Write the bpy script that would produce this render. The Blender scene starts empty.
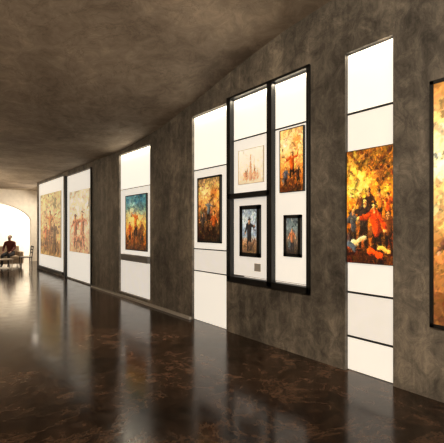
import bpy, bmesh, math, random
import numpy as np
from mathutils import Vector
sc = bpy.context.scene
sc.view_settings.view_transform = 'Standard'

# ------------------------------------------------------------ helpers
def link(ob, parent=None):
    sc.collection.objects.link(ob)
    if parent: ob.parent = parent
    return ob
def empty(name, loc=(0,0,0)):
    e = bpy.data.objects.new(name, None); e.location = loc; e.empty_display_size=.2
    return link(e)
def add_box(bm, x0,x1,y0,y1,z0,z1):
    vs=[bm.verts.new(p) for p in [(x0,y0,z0),(x1,y0,z0),(x1,y1,z0),(x0,y1,z0),(x0,y0,z1),(x1,y0,z1),(x1,y1,z1),(x0,y1,z1)]]
    for f in [(0,3,2,1),(4,5,6,7),(0,1,5,4),(1,2,6,5),(2,3,7,6),(3,0,4,7)]:
        bm.faces.new([vs[i] for i in f])
def finish(bm, name, mat, parent=None, smooth=False, bevel=0):
    bmesh.ops.recalc_face_normals(bm, faces=bm.faces)
    me=bpy.data.meshes.new(name); bm.to_mesh(me); bm.free()
    ob=bpy.data.objects.new(name, me); me.materials.append(mat)
    if smooth:
        for p in me.polygons: p.use_smooth=True
    link(ob,parent)
    if bevel:
        m=ob.modifiers.new('bevel','BEVEL'); m.width=bevel; m.segments=3
    return ob
def boxes(name, lst, mat, parent=None, bevel=0):
    bm=bmesh.new()
    for b in lst: add_box(bm,*b)
    return finish(bm,name,mat,parent,bevel=bevel)

# ------------------------------------------------------------ materials
def simple(name, col, rough=.5, emit=0, ecol=None, metal=0):
    m=bpy.data.materials.new(name); m.use_nodes=True
    nt=m.node_tree; b=nt.nodes['Principled BSDF']
    tc=nt.nodes.new('ShaderNodeTexCoord'); n=nt.nodes.new('ShaderNodeTexNoise')
    n.inputs['Scale'].default_value=6; n.inputs['Detail'].default_value=6
    nt.links.new(tc.outputs['Object'],n.inputs['Vector'])
    r=nt.nodes.new('ShaderNodeValToRGB')
    r.color_ramp.elements[0].position=.3; r.color_ramp.elements[1].position=.7
    r.color_ramp.elements[0].color=(*[c*.86 for c in col],1); r.color_ramp.elements[1].color=(*col,1)
    nt.links.new(n.outputs['Fac'],r.inputs['Fac']); nt.links.new(r.outputs['Color'],b.inputs['Base Color'])
    b.inputs['Roughness'].default_value=rough; b.inputs['Metallic'].default_value=metal
    if emit:
        b.inputs['Emission Color'].default_value=(*(ecol or col),1); b.inputs['Emission Strength'].default_value=emit
    return m

def concrete(name, stops, scale=.7, rough=.75, bump=.25, stretch=(1,1,1), vein=None, mixf=.38, streak=None):
    m=bpy.data.materials.new(name); m.use_nodes=True
    nt=m.node_tree; N=nt.nodes; L=nt.links; b=N['Principled BSDF']
    tc=N.new('ShaderNodeTexCoord'); mp=N.new('ShaderNodeMapping'); mp.inputs['Scale'].default_value=stretch
    L.new(tc.outputs['Object'],mp.inputs['Vector'])
    n1=N.new('ShaderNodeTexNoise'); n1.inputs['Scale'].default_value=scale; n1.inputs['Detail'].default_value=12
    n1.inputs['Roughness'].default_value=.62; n1.inputs['Distortion'].default_value=.5
    n2=N.new('ShaderNodeTexNoise'); n2.inputs['Scale'].default_value=scale*9; n2.inputs['Detail'].default_value=12
    n2.inputs['Roughness'].default_value=.8; n2.inputs['Distortion'].default_value=.8
    L.new(mp.outputs[0],n1.inputs['Vector']); L.new(mp.outputs[0],n2.inputs['Vector'])
    mx=N.new('ShaderNodeMix'); mx.data_type='FLOAT'; mx.inputs[0].default_value=mixf
    L.new(n1.outputs['Fac'],mx.inputs[2]); L.new(n2.outputs['Fac'],mx.inputs[3])
    val=mx.outputs[0]
    if streak:
        sm=N.new('ShaderNodeMapping'); sm.inputs['Scale'].default_value=streak[0]; L.new(tc.outputs['Object'],sm.inputs['Vector'])
        n4=N.new('ShaderNodeTexNoise'); n4.inputs['Scale'].default_value=1; n4.inputs['Detail'].default_value=8; n4.inputs['Roughness'].default_value=.7
        L.new(sm.outputs[0],n4.inputs['Vector'])
        m2=N.new('ShaderNodeMix'); m2.data_type='FLOAT'; m2.inputs[0].default_value=streak[1]
        L.new(val,m2.inputs[2]); L.new(n4.outputs['Fac'],m2.inputs[3]); val=m2.outputs[0]
    r=N.new('ShaderNodeValToRGB'); cr=r.color_ramp
    cr.elements[0].position=stops[0][0]; cr.elements[0].color=(*stops[0][1],1)
    cr.elements[1].position=stops[-1][0]; cr.elements[1].color=(*stops[-1][1],1)
    for p,c in stops[1:-1]:
        e=cr.elements.new(p); e.color=(*c,1)
    L.new(val,r.inputs['Fac'])
    col=r.outputs['Color']
    if vein:
        vcol,vscale,vw,vamt=vein
        n3=N.new('ShaderNodeTexNoise'); n3.inputs['Scale'].default_value=vscale; n3.inputs['Detail'].default_value=9
        n3.inputs['Roughness'].default_value=.68; n3.inputs['Distortion'].default_value=.7
        L.new(mp.outputs[0],n3.inputs['Vector'])
        s=N.new('ShaderNodeMath'); s.operation='SUBTRACT'; s.inputs[1].default_value=.5; L.new(n3.outputs['Fac'],s.inputs[0])
        a=N.new('ShaderNodeMath'); a.operation='ABSOLUTE'; L.new(s.outputs[0],a.inputs[0])
        mr=N.new('ShaderNodeMapRange'); mr.inputs[1].default_value=0; mr.inputs[2].default_value=vw; mr.inputs[3].default_value=vamt; mr.inputs[4].default_value=0
        L.new(a.outputs[0],mr.inputs[0])
        mc=N.new('ShaderNodeMix'); mc.data_type='RGBA'; L.new(mr.outputs[0],mc.inputs[0]); L.new(col,mc.inputs[6]); mc.inputs[7].default_value=(*vcol,1)
        col=mc.outputs[2]
    L.new(col,b.inputs['Base Color'])
    bp=N.new('ShaderNodeBump'); bp.inputs['Strength'].default_value=bump; bp.inputs['Distance'].default_value=.03
    L.new(n2.outputs['Fac'],bp.inputs['Height']); L.new(bp.outputs[0],b.inputs['Normal'])
    b.inputs['Roughness'].default_value=rough
    return m

M_wall=concrete('concrete_wall',[(.40,(.036,.030,.024)),(.455,(.09,.078,.063)),(.51,(.17,.147,.118)),(.59,(.37,.315,.24))],.65,.55,.35,(1,1,.8),((.03,.025,.02),.8,.008,.4),.48,((3.5,3.5,.4),.22))
M_ceil=concrete('concrete_ceiling',[(.39,(.19,.148,.11)),(.46,(.30,.24,.182)),(.53,(.41,.335,.255)),(.62,(.62,.51,.39))],.4,.8,.25,(1,1,1),((.13,.10,.075),.5,.007,.45),.42)
M_white=simple('alcove_plaster',(.87,.80,.69),.7)
M_black=simple('black_metal',(.006,.006,.006),.4)
M_pale=simple('pale_strip_and_label',(.45,.42,.38),.4)  # pale tone for the painted floor light line and the label
M_ledge=simple('grey_ledge',(.22,.21,.2),.5)

def floor_mat():
    m=concrete('polished_marble_floor',[(.40,(.007,.0045,.003)),(.47,(.021,.012,.0075)),(.53,(.055,.031,.019)),(.61,(.16,.095,.06))],.6,.16,.015,(1,1,1),((.15,.09,.055),.8,.02,.35),.52)
    N=m.node_tree.nodes; L=m.node_tree.links; b=N['Principled BSDF']
    n=N.new('ShaderNodeTexNoise'); n.inputs['Scale'].default_value=5; n.inputs['Detail'].default_value=8; n.inputs['Roughness'].default_value=.7
    tc=[x for x in N if x.type=='TEX_COORD'][0]; L.new(tc.outputs['Object'],n.inputs['Vector'])
    mr=N.new('ShaderNodeMapRange'); mr.inputs[1].default_value=.3; mr.inputs[2].default_value=.7
    mr.inputs[3].default_value=.09; mr.inputs[4].default_value=.22
    L.new(n.outputs['Fac'],mr.inputs[0]); L.new(mr.outputs[0],b.inputs['Roughness'])
    b.inputs['Specular IOR Level'].default_value=.33
    return m
M_floor=floor_mat()

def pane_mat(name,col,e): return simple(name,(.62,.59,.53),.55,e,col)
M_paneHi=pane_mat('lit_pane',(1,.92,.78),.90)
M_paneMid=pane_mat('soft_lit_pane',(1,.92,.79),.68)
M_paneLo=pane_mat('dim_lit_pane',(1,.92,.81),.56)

# ------------------------------------------------------------ room shell
WX=3.76
knots=[(-6,4.34),(2.59,4.25),(3.4,4.18),(4.24,4.04),(5.4,3.80),(6.6,3.58),(8.0,3.45),(8.7,3.42),(20.4,3.40)]
def ceil_z(y):
    for (a,za),(b,zb) in zip(knots,knots[1:]):
        if a<=y<=b: return za+(zb-za)*(y-a)/(b-a)
    return knots[-1][1]
def column(bm,y0,y1,z0,x0=WX,x1=WX+.34):
    ys=[y0]+[k[0] for k in knots if y0<k[0]<y1]+[y1]
    pts=[(y0,z0),(y1,z0)]+[(y,ceil_z(y)+.03) for y in reversed(ys)]
    A=[bm.verts.new((x0,*p)) for p in pts]; B=[bm.verts.new((x1,*p)) for p in pts]
    bm.faces.new(A); bm.faces.new(list(reversed(B)))
    n=len(pts)
    for i in range(n): bm.faces.new([A[i],B[i],B[(i+1)%n],A[(i+1)%n]])

openings=[(1.91,2.462,0,3.56),(2.95,4.52,.80,3.57),(4.56,5.506,0,3.54),(7.037,8.574,.10,3.33),(10.35,12.78,.03,3.27),(12.95,16.3,.05,3.33)]
bm=bmesh.new(); y=-6
for (a,b,z0,z1) in openings:
    column(bm,y,a,0); column(bm,a,b,z1)
    if z0>.01: add_box(bm,WX,WX+.34,a,b,0,z0)
    y=b
column(bm,y,16.44,0)
finish(bm,'wall_right',M_wall)

bm=bmesh.new()
P=[(k[0],k[1]) for k in knots]+[(k[0],k[1]+.25) for k in reversed(knots)]
A=[bm.verts.new((-5.2,*p)) for p in P]; B=[bm.verts.new((5.4,*p)) for p in P]
n=len(P)
bm.faces.new(A); bm.faces.new(list(reversed(B)))
for i in range(n): bm.faces.new([A[i],B[i],B[(i+1)%n],A[(i+1)%n]])
finish(bm,'ceiling',M_ceil)
boxes('floor',[(-5.2,8.4,-6,24.4,-.15,0)],M_floor)
boxes('wall_left',[(-5.2,-5,-6,20.4,0,3.4)],M_wall)
boxes('wall_alcove',[(5.2,5.4,16.1,20.0,0,3.4),(4.1,5.2,16.1,16.3,0,3.4)],M_white)

# end wall with a wide arched passage into a bright room beyond
def arch_pts(x0,x1,z0,zs,zt,n=48):
    cx=(x0+x1)/2; r=(x1-x0)/2
    return [(x0,z0)]+[(cx-r*math.cos(math.pi*i/n), zs+(zt-zs)*math.sin(math.pi*i/n)) for i in range(n+1)]+[(x1,z0)]
AX0,AX1=-1.6,4.32
ap=arch_pts(AX0,AX1,0,1.9,2.95)
bm=bmesh.new()
yb=20.0
def quad(bm,pts):
    bm.faces.new([bm.verts.new(p) for p in pts])
for yy in (yb,yb+.3):
    quad(bm,[(-5,yy,0),(AX0,yy,0),(AX0,yy,3.41),(-5,yy,3.41)])
    quad(bm,[(AX1,yy,0),(5.2,yy,0),(5.2,yy,3.41),(AX1,yy,3.41)])
    for (xa,za),(xb,zb) in zip(ap[1:-1],ap[2:-1]):
        quad(bm,[(xa,yy,za),(xb,yy,zb),(xb,yy,3.41),(xa,yy,3.41)])
for (xa,za),(xb,zb) in zip(ap,ap[1:]):
    quad(bm,[(xa,yb,za),(xb,yb,zb),(xb,yb+.3,zb),(xa,yb+.3,za)])
finish(bm,'wall_end',M_white)
boxes('wall_far',[(-5.2,8.4,24.2,24.4,0,3.4),(-5.2,-5,20.3,24.2,0,3.4),(8.2,8.4,20.3,24.2,0,3.4),(5.2,8.4,20.1,20.3,0,3.4)],M_white)
boxes('ceiling_far',[(-5.2,8.4,20.3,24.4,3.4,3.6)],M_white)
boxes('painted_floor_light',[(WX-.05,WX,5.52,10.3,0,.045)],M_pale)  # light reflected along the wall foot, put in as a solid pale strip

# ------------------------------------------------------------ lit wall panels
PX=WX+.045
def area(name,loc,rot,sx,sy,e,col,parent=None):
    l=bpy.data.lights.new(name,'AREA'); l.shape='RECTANGLE'; l.size=sx; l.size_y=sy; l.energy=e; l.color=col
    o=bpy.data.objects.new(name,l); o.location=loc; o.rotation_euler=rot; link(o,parent); return o
def panel(name, y0,y1, splits, mats, bar=.022, parent=None, strip=True):
    e=parent or empty(name)
    for i,(a,b) in enumerate(zip(splits,splits[1:])):
        boxes('pane_%d'%(i+1),[(PX,PX+.03,y0,y1,a+bar/2,b-bar/2)],mats[i],e)
    boxes('backing',[(PX+.031,PX+.06,y0,y1,splits[0],splits[-1])],M_black,e)
    if len(splits)>2: boxes('divider_bars',[(PX-.008,PX+.03,y0,y1,z-bar/2,z+bar/2) for z in splits[1:-1]],M_black,e)
    if strip: area('added_pane_wash',(WX+.022,(y0+y1)/2,splits[-1]-.012),(0,0,0),.03,(y1-y0)*.95,3.6*(y1-y0),(1,.86,.64),e)  # added lamp, no visible fixture, washes the panes from the top
    return e
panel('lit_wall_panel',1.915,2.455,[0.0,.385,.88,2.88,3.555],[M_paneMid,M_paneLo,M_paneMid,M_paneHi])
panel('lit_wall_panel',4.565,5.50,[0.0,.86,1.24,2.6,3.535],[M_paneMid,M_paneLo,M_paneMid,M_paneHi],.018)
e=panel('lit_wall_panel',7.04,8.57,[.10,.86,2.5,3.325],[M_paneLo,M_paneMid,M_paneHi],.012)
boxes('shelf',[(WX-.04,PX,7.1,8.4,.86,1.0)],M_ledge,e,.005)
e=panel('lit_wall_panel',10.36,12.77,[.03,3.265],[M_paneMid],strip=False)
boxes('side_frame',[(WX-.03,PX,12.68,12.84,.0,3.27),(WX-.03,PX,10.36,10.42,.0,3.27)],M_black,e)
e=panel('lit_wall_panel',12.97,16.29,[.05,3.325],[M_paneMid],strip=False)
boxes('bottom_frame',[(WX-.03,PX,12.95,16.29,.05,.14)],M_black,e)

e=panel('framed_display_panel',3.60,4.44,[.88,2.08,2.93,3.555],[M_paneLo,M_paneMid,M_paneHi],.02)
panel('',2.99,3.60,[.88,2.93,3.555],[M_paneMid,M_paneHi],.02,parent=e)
X0,X1=WX-.035,WX+.05
boxes('black_frame',[(X0,X1,4.43,4.52,.80,3.59),(X0,X1,3.565,3.66,.80,3.59),(X0,X1,2.94,2.985,.78,3.59),
  (X0,X1,2.94,4.52,.78,.87),(X0,X1,2.94,4.52,3.565,3.60),(X0,X1,3.6,4.5,2.04,2.12)],M_black,e,.004)
boxes('label',[(PX-.012,PX,3.85,3.97,.98,1.09)],M_pale,e)

# ------------------------------------------------------------ paintings
class Canvas:
    def __init__(s,w,h,grad,blobs,seed):
        s.rng=np.random.RandomState(seed); s.w,s.h=w,h; s.asp=h/w
        s.V,s.U=np.mgrid[0:1:h*1j,0:1:w*1j]; s.Y=s.V*s.asp
        ph=s.rng.rand(4)*6
        s.Ux=s.U+.010*np.sin(s.V*31+ph[0])+.006*np.sin(s.U*57+s.V*23+ph[1])+s.rng.randn(h,w)*.003
        s.Yx=s.Y+.010*np.sin(s.U*29+ph[2])+.006*np.sin(s.V*61-s.U*19+ph[3])+s.rng.randn(h,w)*.003
        zs=[g[0] for g in grad]; img=np.zeros((h,w,3))
        for c in range(3): img[...,c]=np.interp(s.V,zs,[g[1][c] for g in grad])
        for (u,v,ru,rv,col,op) in blobs:
            d=((s.Ux-u)/ru)**2+((s.Yx/s.asp-v)/rv)**2
            a=np.clip(1.3-d,0,1)[...,None]*op
            img=img*(1-a)+np.array(col)*a
        s.img=img
    def strokes(s,n,size,jit,spread=.02,opac=.7,dark=.04):
        ref=s.img.copy(); r=s.rng
        for k in range(n):
            u,v=r.rand(2); ang=r.rand()*math.pi
            l=size*(.6+r.rand()*1.6); t=l*(.18+.3*r.rand())
            su=min(max(u+r.randn()*spread,0),1); sv=min(max(v+r.randn()*spread/s.asp,0),1)
            j=r.randn()*jit
            col=ref[int(sv*(s.h-1)),int(su*(s.w-1))]*(1+r.randn()*.15)+r.randn(3)*jit*.25+np.array([j*1.1,j*.88,j*.55])
            if r.rand()<dark: col=col*.4
            if r.rand()<.05: col=col*1.2+np.array([42,32,14])
            i0=max(int((u-l)*s.w),0); i1=min(int((u+l)*s.w)+2,s.w); j0=max(int((v-l/s.asp)*s.h),0); j1=min(int((v+l/s.asp)*s.h)+2,s.h)
            du=s.U[j0:j1,i0:i1]-u; dv=(s.V[j0:j1,i0:i1]-v)*s.asp
            p=du*math.cos(ang)+dv*math.sin(ang); q=-du*math.sin(ang)+dv*math.cos(ang)
            m=((p/l)**2+(q/t)**2<1)
            sub=s.img[j0:j1,i0:i1]; sub[m]=sub[m]*(1-opac)+np.clip(col,0,255)*opac
        return s
    def grade(s,mul,contrast=1.0,sat=1.0):
        im=s.img*np.array(mul)
        g=im.mean(-1,keepdims=True); im=g+(im-g)*sat
        s.img=np.clip((im-115)*contrast+115,4,255); return s
    def cap(s,p,q,r0,r1,col,shade=.4):
        ax,ay=p;bx,by=q; dx,dy=bx-ax,by-ay; L=dx*dx+dy*dy+1e-9
        t=np.clip(((s.Ux-ax)*dx+(s.Yx-ay)*dy)/L,0,1)
        ex=s.Ux-(ax+t*dx); ey=s.Yx-(ay+t*dy); d=np.sqrt(ex*ex+ey*ey); r=r0+(r1-r0)*t
        m=d<r
        lit=1+shade*(-ex+ey*.6)/np.maximum(r,1e-6)
        c=np.array(col)[None,None,:]*lit[...,None]
        s.img[m]=np.clip(c,0,255)[m]
    def person(s,u,v,H,coat,legs=(40,28,22),skin=(215,155,105),hair=(35,22,16),arms=((-.25,.1),(.25,.1)),hat=None,lean=0):
        y=v*s.asp; lx=lean*H
        hip=(u+lx*.3,y+.48*H); neck=(u+lx*.8,y+.82*H); head=(u+lx,y+.91*H)
        s.cap((u-.09*H,y),(hip[0]-.04*H,hip[1]),.04*H,.075*H,legs); s.cap((u+.10*H,y+.01*H),(hip[0]+.04*H,hip[1]),.04*H,.075*H,legs)
        s.cap(hip,(neck[0],neck[1]-.06*H),.11*H,.13*H,coat)
        for (ax,ay),sg in zip(arms,(-1,1)):
            sh=(neck[0]+sg*.12*H,neck[1]-.05*H); ha=(neck[0]+ax*H,neck[1]-.35*H+ay*H)
            el=((sh[0]+ha[0])/2+sg*.05*H,(sh[1]+ha[1])/2-.05*H)
            s.cap(sh,el,.05*H,.042*H,coat); s.cap(el,ha,.042*H,.03*H,coat); s.cap(ha,(ha[0]+.001,ha[1]-.01*H),.033*H,.03*H,skin)
        s.cap(neck,head,.03*H,.03*H,skin)
        s.cap((head[0],head[1]+.02*H),(head[0],head[1]+.03*H),.068*H,.062*H,hair)
        s.cap((head[0]-.008*H,head[1]-.01*H),(head[0]-.008*H,head[1]+.012*H),.046*H,.048*H,skin)
        for k in(-1,1): s.cap((head[0]-.008*H+k*.02*H,head[1]+.008*H),(head[0]-.006*H+k*.02*H,head[1]+.008*H),.008*H,.008*H,(30,18,12))
        s.cap((head[0]-.02*H,head[1]-.032*H),(head[0]+.006*H,head[1]-.032*H),.005*H,.005*H,(120,45,30))
        if hat:
            s.cap((head[0]-.08*H,head[1]+.05*H),(head[0]+.08*H,head[1]+.05*H),.014*H,.014*H,hat); s.cap((head[0],head[1]+.065*H),(head[0],head[1]+.09*H),.045*H,.04*H,hat)
        return s
    def horse(s,u,v,H,col,flip=1):
        y=v*s.asp; f=flip
        for x in(-.34,-.24,.22,.34): s.cap((u+f*x*H,y),(u+f*x*.9*H,y+.5*H),.03*H,.06*H,[c*.75 for c in col])
        s.cap((u-f*.26*H,y+.58*H),(u+f*.26*H,y+.6*H),.17*H,.16*H,col)
        s.cap((u+f*.28*H,y+.65*H),(u+f*.48*H,y+.95*H),.12*H,.07*H,col)
        s.cap((u+f*.48*H,y+.96*H),(u+f*.66*H,y+.82*H),.07*H,.045*H,col)
        s.cap((u-f*.42*H,y+.62*H),(u-f*.52*H,y+.3*H),.03*H,.05*H,[c*.5 for c in col])
        return s
def canvas_mat(e):
    m=bpy.data.materials.new('painted_canvas'); m.use_nodes=True
    nt=m.node_tree; b=nt.nodes['Principled BSDF']
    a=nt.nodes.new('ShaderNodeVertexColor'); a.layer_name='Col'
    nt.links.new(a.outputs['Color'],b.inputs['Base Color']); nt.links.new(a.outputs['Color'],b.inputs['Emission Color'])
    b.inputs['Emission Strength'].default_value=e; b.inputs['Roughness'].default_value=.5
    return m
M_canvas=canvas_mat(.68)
def painting(name,y0,y1,z0,z1,cv,frame=.02,xs=None,th=.03,fm=None):
    img=cv.img
    xf=(PX if xs is None else xs)
    e=empty(name,(xf,(y0+y1)/2,(z0+z1)/2)); 
    h,w,_=img.shape
    me=bpy.data.meshes.new('canvas')
    yc,zc=(y0+y1)/2,(z0+z1)/2; f=frame
    J,I=np.mgrid[0:h,0:w]
    vs=np.stack([np.full((h,w),-th),(y1-f-(y1-y0-2*f)*I/(w-1))-yc,(z0+f+(z1-z0-2*f)*J/(h-1))-zc],-1).reshape(-1,3)
    a=(J[:-1,:-1]*w+I[:-1,:-1]).ravel()
    fs=np.stack([a,a+w,a+w+1,a+1],-1)
    me.from_pydata(vs.tolist(),[],fs.tolist()); me.update()
    at=me.color_attributes.new('Col','FLOAT_COLOR','POINT')
    s=np.clip(img,0,255).reshape(-1,3)/255; s=np.where(s<=.04045,s/12.92,((s+.055)/1.055)**2.4)
    at.data.foreach_set('color',np.hstack([s,np.ones((len(s),1))]).astype(np.float32).ravel())
    me.materials.append(M_canvas)
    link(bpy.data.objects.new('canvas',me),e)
    ya,yb_,za,zb=y0-yc,y1-yc,z0-zc,z1-zc
    g=max(f,.004)
    boxes('frame',[(-th-.008,0,ya,ya+g,za,zb),(-th-.008,0,yb_-g,yb_,za,zb),(-th-.008,0,ya,yb_,za,za+g),(-th-.008,0,ya,yb_,zb-g,zb)],fm or M_black,e)
    boxes('stretcher',[(-th+.004,0,ya+.002,yb_-.002,za+.002,zb-.002)],M_ledge,e)
    return e
CR=(255,226,165);OR=(225,120,30);DK=(32,20,14)
AM=(215,140,60);BR=(105,64,38);DB=(58,38,28);RU=(165,78,32);GD=(245,195,105)
# near large one (right edge)
c=Canvas(80,220,[(0,(105,62,28)),(.3,(180,115,50)),(.5,(240,195,118)),(.8,(255,220,145)),(1,(190,125,55))],
  [(.3,.7,.4,.14,(255,234,180),.9),(.8,.55,.3,.1,(220,135,50),.6),(.6,.93,.5,.06,(150,95,40),.7)],3)
c.strokes(900,.06,16).person(.28,.12,.85,BR,hat=DB).person(.72,.08,.95,(120,70,34),lean=-.05).horse(.4,.04,.45,(120,72,34))
c.strokes(1500,.022,18,.018,.6)
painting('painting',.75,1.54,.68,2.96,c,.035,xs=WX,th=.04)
# large battle painting
c=Canvas(140,250,[(0,(62,32,18)),(.12,(112,60,28)),(.3,(165,95,36)),(.5,(225,152,58)),(.75,(200,132,50)),(1,(128,90,44))],
  [(.25,.68,.3,.14,(255,216,120),1),(.82,.8,.3,.14,(125,82,40),.8),(.12,.85,.14,.1,(245,200,110),.8),(.8,.6,.15,.08,(245,195,95),.8),
   (.5,.9,.18,.05,(145,108,58),.7),(.12,.22,.13,.1,(80,88,98),.9),(.5,.08,.5,.08,(54,30,18),.8)],5)
c.strokes(1400,.05,24)
for x0,y0,x1,y1 in [(.95,1.75,.6,1.45),(.9,1.5,.65,1.6),(.62,1.45,.5,1.6),(.1,1.72,.35,1.5),(.3,1.5,.45,1.68),(.75,1.3,.9,1.5)]:
    c.cap((x0,y0),(x1,y1),.03,.012,(85,55,28))
c.strokes(800,.03,24,dark=.06)
for u,v,H,col in [(.9,.33,.5,RU),(.1,.36,.45,AM),(.3,.38,.42,BR),(.72,.38,.45,(195,125,60)),(.5,.34,.55,DB)]: c.person(u,v,H,col,hat=DB if u>.4 else None)
c.strokes(700,.018,18,.012,.55)
c.person(.14,.14,.62,(78,80,86)).person(.90,.12,.60,BR,arms=((-.35,.4),(.2,.1))).horse(.55,.1,.5,(125,80,46),-1)
c.person(.36,.14,.78,(56,46,42),arms=((-.3,.3),(.38,.2)),lean=.06,skin=(242,188,122)).person(.68,.07,.82,(180,72,30),arms=((-.42,.25),(.25,.0)),lean=-.1,skin=(242,188,122))
c.cap((.15,.30),(.42,.40),.06,.035,(245,220,170)); c.cap((.5,.2),(.75,.12),.05,.04,(215,90,32)); c.cap((.3,.1),(.6,.06),.05,.06,(60,34,22)); c.cap((.7,.25),(.9,.2),.035,.03,GD); c.cap((.05,.3),(.16,.22),.05,.05,(82,94,112))
c.strokes(4200,.013,22,.012,.58,.05).grade((1.02,.96,.84),1.12,1.15)
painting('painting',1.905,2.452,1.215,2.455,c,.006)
# display: upper right
c=Canvas(80,150,[(0,(100,60,34)),(.25,(192,118,55)),(.5,(230,175,108)),(.8,(248,215,162)),(1,(226,185,125))],
  [(.25,.75,.2,.15,(252,226,176),.9),(.7,.8,.2,.1,(212,138,68),.7),(.2,.2,.15,.08,(80,90,100),.8),(.5,.05,.5,.05,DK,.6)],8)
c.strokes(700,.05,18).person(.25,.1,.55,(78,84,94)).person(.78,.08,.6,DB).person(.52,.18,.85,(180,86,36),arms=((-.3,.3),(.3,.55))).horse(.45,.05,.4,BR)
c.strokes(1700,.017,18,.014,.58,.05).grade((1,.97,.92),1.1,1.15); painting('painting',3.058,3.461,2.065,2.89,c,.01)
# display: lower left
c=Canvas(70,120,[(0,(105,78,54)),(.28,(180,130,90)),(.36,(145,158,165)),(.8,(176,188,190)),(1,(126,138,145))],
  [(.75,.3,.15,.08,(210,198,175),.7),(.2,.75,.2,.08,(212,214,206),.7)],9)
c.strokes(500,.06,12).person(.48,.07,1.25,(38,34,35),(30,28,29),hat=(30,26,24),arms=((-.2,.05),(.28,.3))).horse(.6,.03,.5,(110,80,58))
c.strokes(1000,.02,13,.014,.52); painting('painting',3.839,4.264,1.18,1.93,c,.06)
# display: faded sketch
c=Canvas(70,80,[(0,(228,204,166)),(.4,(242,226,196)),(1,(248,236,212))],[(.5,.2,.35,.12,(225,182,142),.6)],10)
P1=(208,155,115)
for x,r,t in ((.5,.05,.95),(.36,.03,.6),(.64,.035,.66),(.22,.02,.4),(.78,.025,.45)): c.cap((x,.15),(x,t),r*1.3,r*.3,P1,.15)
c.person(.3,.08,.35,(200,140,100),(205,150,110)).person(.65,.08,.33,(205,150,110),(205,150,110))
c.strokes(700,.025,7,.01,.5,0); painting('painting',3.78,4.31,2.25,2.756,c,0,th=.015,fm=simple('cream_edge',(.7,.6,.45)))
# display: small lower right
c=Canvas(60,105,[(0,(45,36,30)),(.4,(108,90,72)),(.7,(116,130,128)),(1,(84,92,92))],[(.25,.25,.15,.15,(72,88,96),.8)],11)
c.strokes(400,.06,14).person(.5,.06,1.15,(170,102,62),(45,42,42)); c.strokes(800,.02,15,.014,.52)
painting('painting',3.106,3.39,1.226,1.77,c,.045)
# panel beside display
c=Canvas(95,160,[(0,(32,26,22)),(.2,(78,54,38)),(.45,(160,106,62)),(.7,(222,172,110)),(1,(148,125,92))],
  [(.3,.8,.2,.1,(244,212,156),.8),(.75,.75,.18,.1,(192,114,58),.7),(.25,.4,.16,.1,(92,104,108),.8),(.5,.08,.5,.1,(44,26,18),.8)],12)
c.strokes(900,.05,20,dark=.07).horse(.55,.2,.55,(95,66,46),-1).person(.22,.1,.6,(60,52,50)).person(.75,.08,.65,(158,84,42)).person(.5,.3,.6,(90,98,102),arms=((-.3,.4),(.3,.3)))
c.strokes(2000,.017,20,.014,.58,.06).grade((1,.97,.90),1.12,1.12); painting('painting',4.72,5.36,1.354,2.454,c,.03)
# teal sky / amber battle
c=Canvas(100,120,[(0,(66,42,26)),(.2,(158,92,40)),(.45,(240,178,92)),(.62,(190,174,130)),(.85,(80,130,144)),(1,(68,118,138))],
  [(.35,.55,.3,.12,(255,222,140),.9),(.3,.85,.2,.08,(140,178,180),.8),(.8,.75,.15,.1,(68,100,114),.7)],13)
c.strokes(800,.05,18).person(.2,.1,.5,RU).person(.8,.1,.5,BR).horse(.55,.08,.45,(105,68,42)).person(.5,.25,.55,(205,112,48),arms=((-.35,.5),(.3,.2)))
c.strokes(1900,.017,20,.014,.58,.06).grade((1,.98,.92),1.1,1.12); painting('painting',7.212,8.241,1.10,2.34,c,.02)
# faded figures
c=Canvas(75,110,[(0,(208,160,118)),(.3,(228,192,150)),(.7,(238,216,178)),(1,(230,206,168))],[(.5,.2,.4,.12,(205,142,102),.7)],14)
c.strokes(500,.06,10,dark=0).person(.3,.08,.8,(178,116,82),(160,110,82)).person(.65,.08,.85,(186,126,90),(168,116,88),arms=((-.3,.3),(.3,.2))).horse(.5,.05,.4,(180,124,90))
c.strokes(1200,.024,12,.018,.55,.02); painting('painting',10.62,12.36,.87,2.72,c,0,th=.02,fm=simple('cream_edge2',(.7,.6,.45)))
c=Canvas(75,100,[(0,(165,126,78)),(.3,(200,158,100)),(.7,(214,184,132)),(1,(195,174,124))],[(.5,.15,.5,.12,(130,86,52),.7),(.7,.8,.2,.08,(160,144,104),.7)],15)
c.strokes(500,.06,12,dark=.01).person(.3,.08,.6,(172,104,62),(120,78,50)).person(.7,.06,.65,(118,88,62),(100,74,50)).person(.5,.2,.7,(186,124,74),(130,84,56),arms=((-.3,.4),(.3,.2)))
c.strokes(1200,.024,13,.018,.55,.03); painting('painting',13.327,15.965,.6,2.86,c,0,th=.02,fm=simple('cream_edge3',(.6,.5,.35)))

# ------------------------------------------------------------ lounge : sofa, low table, chair, seated visitor
M_tab=simple('pale_tabletop',(.6,.52,.42),.3); M_ch=simple('dark_wood',(.05,.03,.02),.4); M_sofa=simple('pale_upholstery',(.50,.39,.28),.8)
def cyl(bm,p0,p1,r0,r1,n=16):
    p0=Vector(p0);p1=Vector(p1);d=(p1-p0).normalized()
    a=d.orthogonal().normalized(); b=d.cross(a)
    R=[[bm.verts.new(p+(a*math.cos(t)+b*math.sin(t))*r) for t in [2*math.pi*i/n for i in range(n)]] for p,r in ((p0,r0),(p1,r1))]
    for i in range(n): bm.faces.new([R[0][i],R[0][(i+1)%n],R[1][(i+1)%n],R[1][i]])
    bm.faces.new(R[0]); bm.faces.new(R[1])
e=empty('coffee_table',(2.35,16.2,0))
boxes('top',[(-.5,.5,-.3,.3,.40,.44)],M_tab,e,.01)
bm=bmesh.new()
for a in(-.44,.44):
    for b in(-.24,.24): cyl(bm,(a,b,0),(a,b,.4),.018,.024,10)
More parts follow.
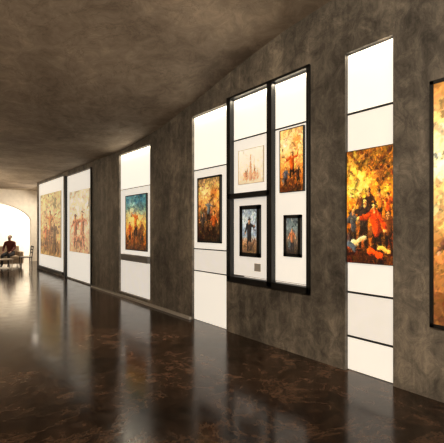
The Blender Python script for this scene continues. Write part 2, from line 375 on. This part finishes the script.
finish(bm,'legs',M_tab,e)
def chair(x,y,rot):
    e=empty('dining_chair',(x,y,0)); e.rotation_euler[2]=rot
    boxes('seat',[(-.22,.22,-.21,.21,.42,.46)],M_ch,e,.012)
    for i,(a,b) in enumerate([(-.19,-.18),(.19,-.18),(-.19,.18),(.19,.18)]):
        bm=bmesh.new(); cyl(bm,(a*1.08,b*1.08,0),(a,b,.42),.014,.019,10); finish(bm,'leg_%d'%(i+1),M_ch,e)
    bm=bmesh.new()
    for a in (-.19,.19): cyl(bm,(a,-.19,.45),(a,-.25,.88),.016,.013,10)
    for z,yy in ((.62,-.213),(.74,-.23),(.85,-.246)): add_box(bm,-.19,.19,yy-.01,yy+.01,z-.03,z+.03)
    finish(bm,'backrest',M_ch,e)
chair(3.40,16.7,math.radians(90))
so=empty('sofa',(2.72,17.95,0)); so.rotation_euler[2]=math.radians(180)
boxes('base',[(-.75,.75,-.40,.40,.12,.30)],M_sofa,so,.03)
boxes('seat_cushions',[(-.62,-.01,-.28,.42,.30,.45),(.01,.62,-.28,.42,.30,.45)],M_sofa,so,.04)
boxes('backrest',[(-.75,.75,-.46,-.28,.12,.84)],M_sofa,so,.05)
boxes('armrests',[(-.78,-.62,-.42,.42,.12,.62),(.62,.78,-.42,.42,.12,.62)],M_sofa,so,.04)
bm=bmesh.new()
for a in(-.68,.68):
    for b in(-.36,.34): cyl(bm,(a,b,0),(a,b,.14),.018,.025,10)
finish(bm,'feet',M_ch,so)

def skin(name,verts,edges,rad,mat,parent,sub=2):
    me=bpy.data.meshes.new(name); me.from_pydata(verts,edges,[])
    ob=bpy.data.objects.new(name,me); link(ob,parent); me.materials.append(mat)
    s=ob.modifiers.new('skin','SKIN'); s.use_smooth_shade=True
    for v,r in zip(me.skin_vertices[0].data,rad): v.radius=(r,r) if not isinstance(r,tuple) else r
    me.skin_vertices[0].data[0].use_root=True
    ss=ob.modifiers.new('sub','SUBSURF'); ss.levels=sub; ss.render_levels=sub
    return ob
M_skin=simple('skin',(.45,.25,.17),.5); M_red=simple('dark_red_wool',(.13,.025,.018),.8); M_tr=simple('dark_trousers',(.02,.02,.025),.8); M_hair=simple('dark_hair',(.02,.012,.008),.6)
per=empty('seated_visitor',(3.02,17.74,-.03)); per.rotation_euler[2]=math.radians(150)
V=[(0,-.04,.56),(0,-.05,.70),(0,-.04,.88),(0,-.02,1.02),(0,0,1.12),
   (.17,-.02,1.02),(.22,.05,.80),(.15,.28,.68),(-.17,-.02,1.02),(-.22,.05,.80),(-.15,.28,.68)]
E=[(0,1),(1,2),(2,3),(3,4),(3,5),(5,6),(6,7),(3,8),(8,9),(9,10)]
skin('torso_and_arms',V,E,[(.15,.11),(.13,.10),(.15,.11),(.13,.09),.055,.065,.048,.034,.065,.048,.034],M_red,per)
V=[(0,-.04,.56),(.10,.0,.55),(.12,.44,.54),(.12,.46,.14),(.12,.58,.075),(-.10,0,.55),(-.12,.44,.54),(-.12,.42,.14),(-.12,.54,.075)]
E=[(0,1),(1,2),(2,3),(3,4),(0,5),(5,6),(6,7),(7,8)]
skin('legs',V,E,[.12,.09,.062,.042,.035,.09,.062,.042,.035],M_tr,per)
skin('head',[(0,.01,1.10),(0,.02,1.17),(0,.035,1.25),(0,.03,1.31),(0,.12,1.235)],[(0,1),(1,2),(2,3),(2,4)],[.05,.06,.085,.07,.015],M_skin,per)
skin('hair',[(0,.0,1.325),(0,-.035,1.26),(0,-.04,1.18)],[(0,1),(1,2)],[.078,.085,.055],M_hair,per)
for sgn,nm in ((1,'hand_right'),(-1,'hand_left')):
    hx=sgn*.15
    skin(nm,[(hx,.27,.675),(hx*.95,.33,.645),(hx*.93,.37,.63)],[(0,1),(1,2)],[.028,(.034,.018),(.034,.016)],M_skin,per,1)
    for k in range(4):
        ox=hx*.93+(-.027+.018*k); L_=[.07,.08,.075,.06][k]
        skin(nm+'_finger_%d'%(k+1),[(ox,.37,.63),(ox,.37+L_*.5,.622),(ox,.37+L_,.61)],[(0,1),(1,2)],[.009,.008,.007],M_skin,per,1)
    skin(nm+'_thumb',[(hx*.95-sgn*.02,.33,.642),(hx*.95-sgn*.05,.36,.632),(hx*.95-sgn*.055,.39,.622)],[(0,1),(1,2)],[.011,.010,.008],M_skin,per,1)

# ------------------------------------------------------------ lights
w=bpy.data.worlds.new('world'); sc.world=w; w.use_nodes=True
bg=w.node_tree.nodes['Background']; bg.inputs[0].default_value=(1,.86,.70,1); bg.inputs[1].default_value=.9
WARM=(1,.83,.62)
area('left_fill',(-4.6,3,2.2),(math.radians(180),math.radians(-25),0),.4,12,850,WARM)  # added fill on the unseen left side, aimed up at the ceiling
area('ceiling_fill',(-1.5,-2.0,1.9),(math.radians(180),0,0),2,2,180,WARM)  # added fill behind the camera to lift the ceiling
area('foreground_fill',(2.4,-1.2,2.3),(math.radians(180),0,0),.8,.8,45,WARM)  # added fill out of view, warms the ceiling at near right
area('overhead_fill',(-2.0,-1.0,4.1),(0,math.radians(-50),0),1.2,4,350,(1,.88,.72))  # added overhead fill behind the camera, not an actual fixture
area('alcove_fill',(4.55,18.0,3.2),(0,math.radians(25),0),.8,2.0,95,(1,.88,.72))  # added fill hidden behind the wall corner, brightens the alcove
area('alcove_uplight',(0.3,15.5,1.9),(math.radians(180),0,0),1.2,3,120,WARM)
area('passage_fill',(6.6,22.2,2.9),(0,math.radians(60),0),1.2,2.5,420,(1,.91,.77))  # added fill hidden off to the right, brightens the room beyond
area('passage_fill_2',(-3.2,22.0,2.9),(0,math.radians(-60),0),1.2,2.5,260,(1,.91,.77))  # second added fill, unseen at left of the far room

# ------------------------------------------------------------ camera
cam=bpy.data.cameras.new('camera'); co=bpy.data.objects.new('camera',cam); link(co)
co.location=(0,0,1.6); co.rotation_euler=(math.radians(90),0,-math.atan(306/380))
cam.lens=380/444*36; cam.sensor_width=36; cam.shift_y=.0146; cam.clip_start=.05
sc.camera=co
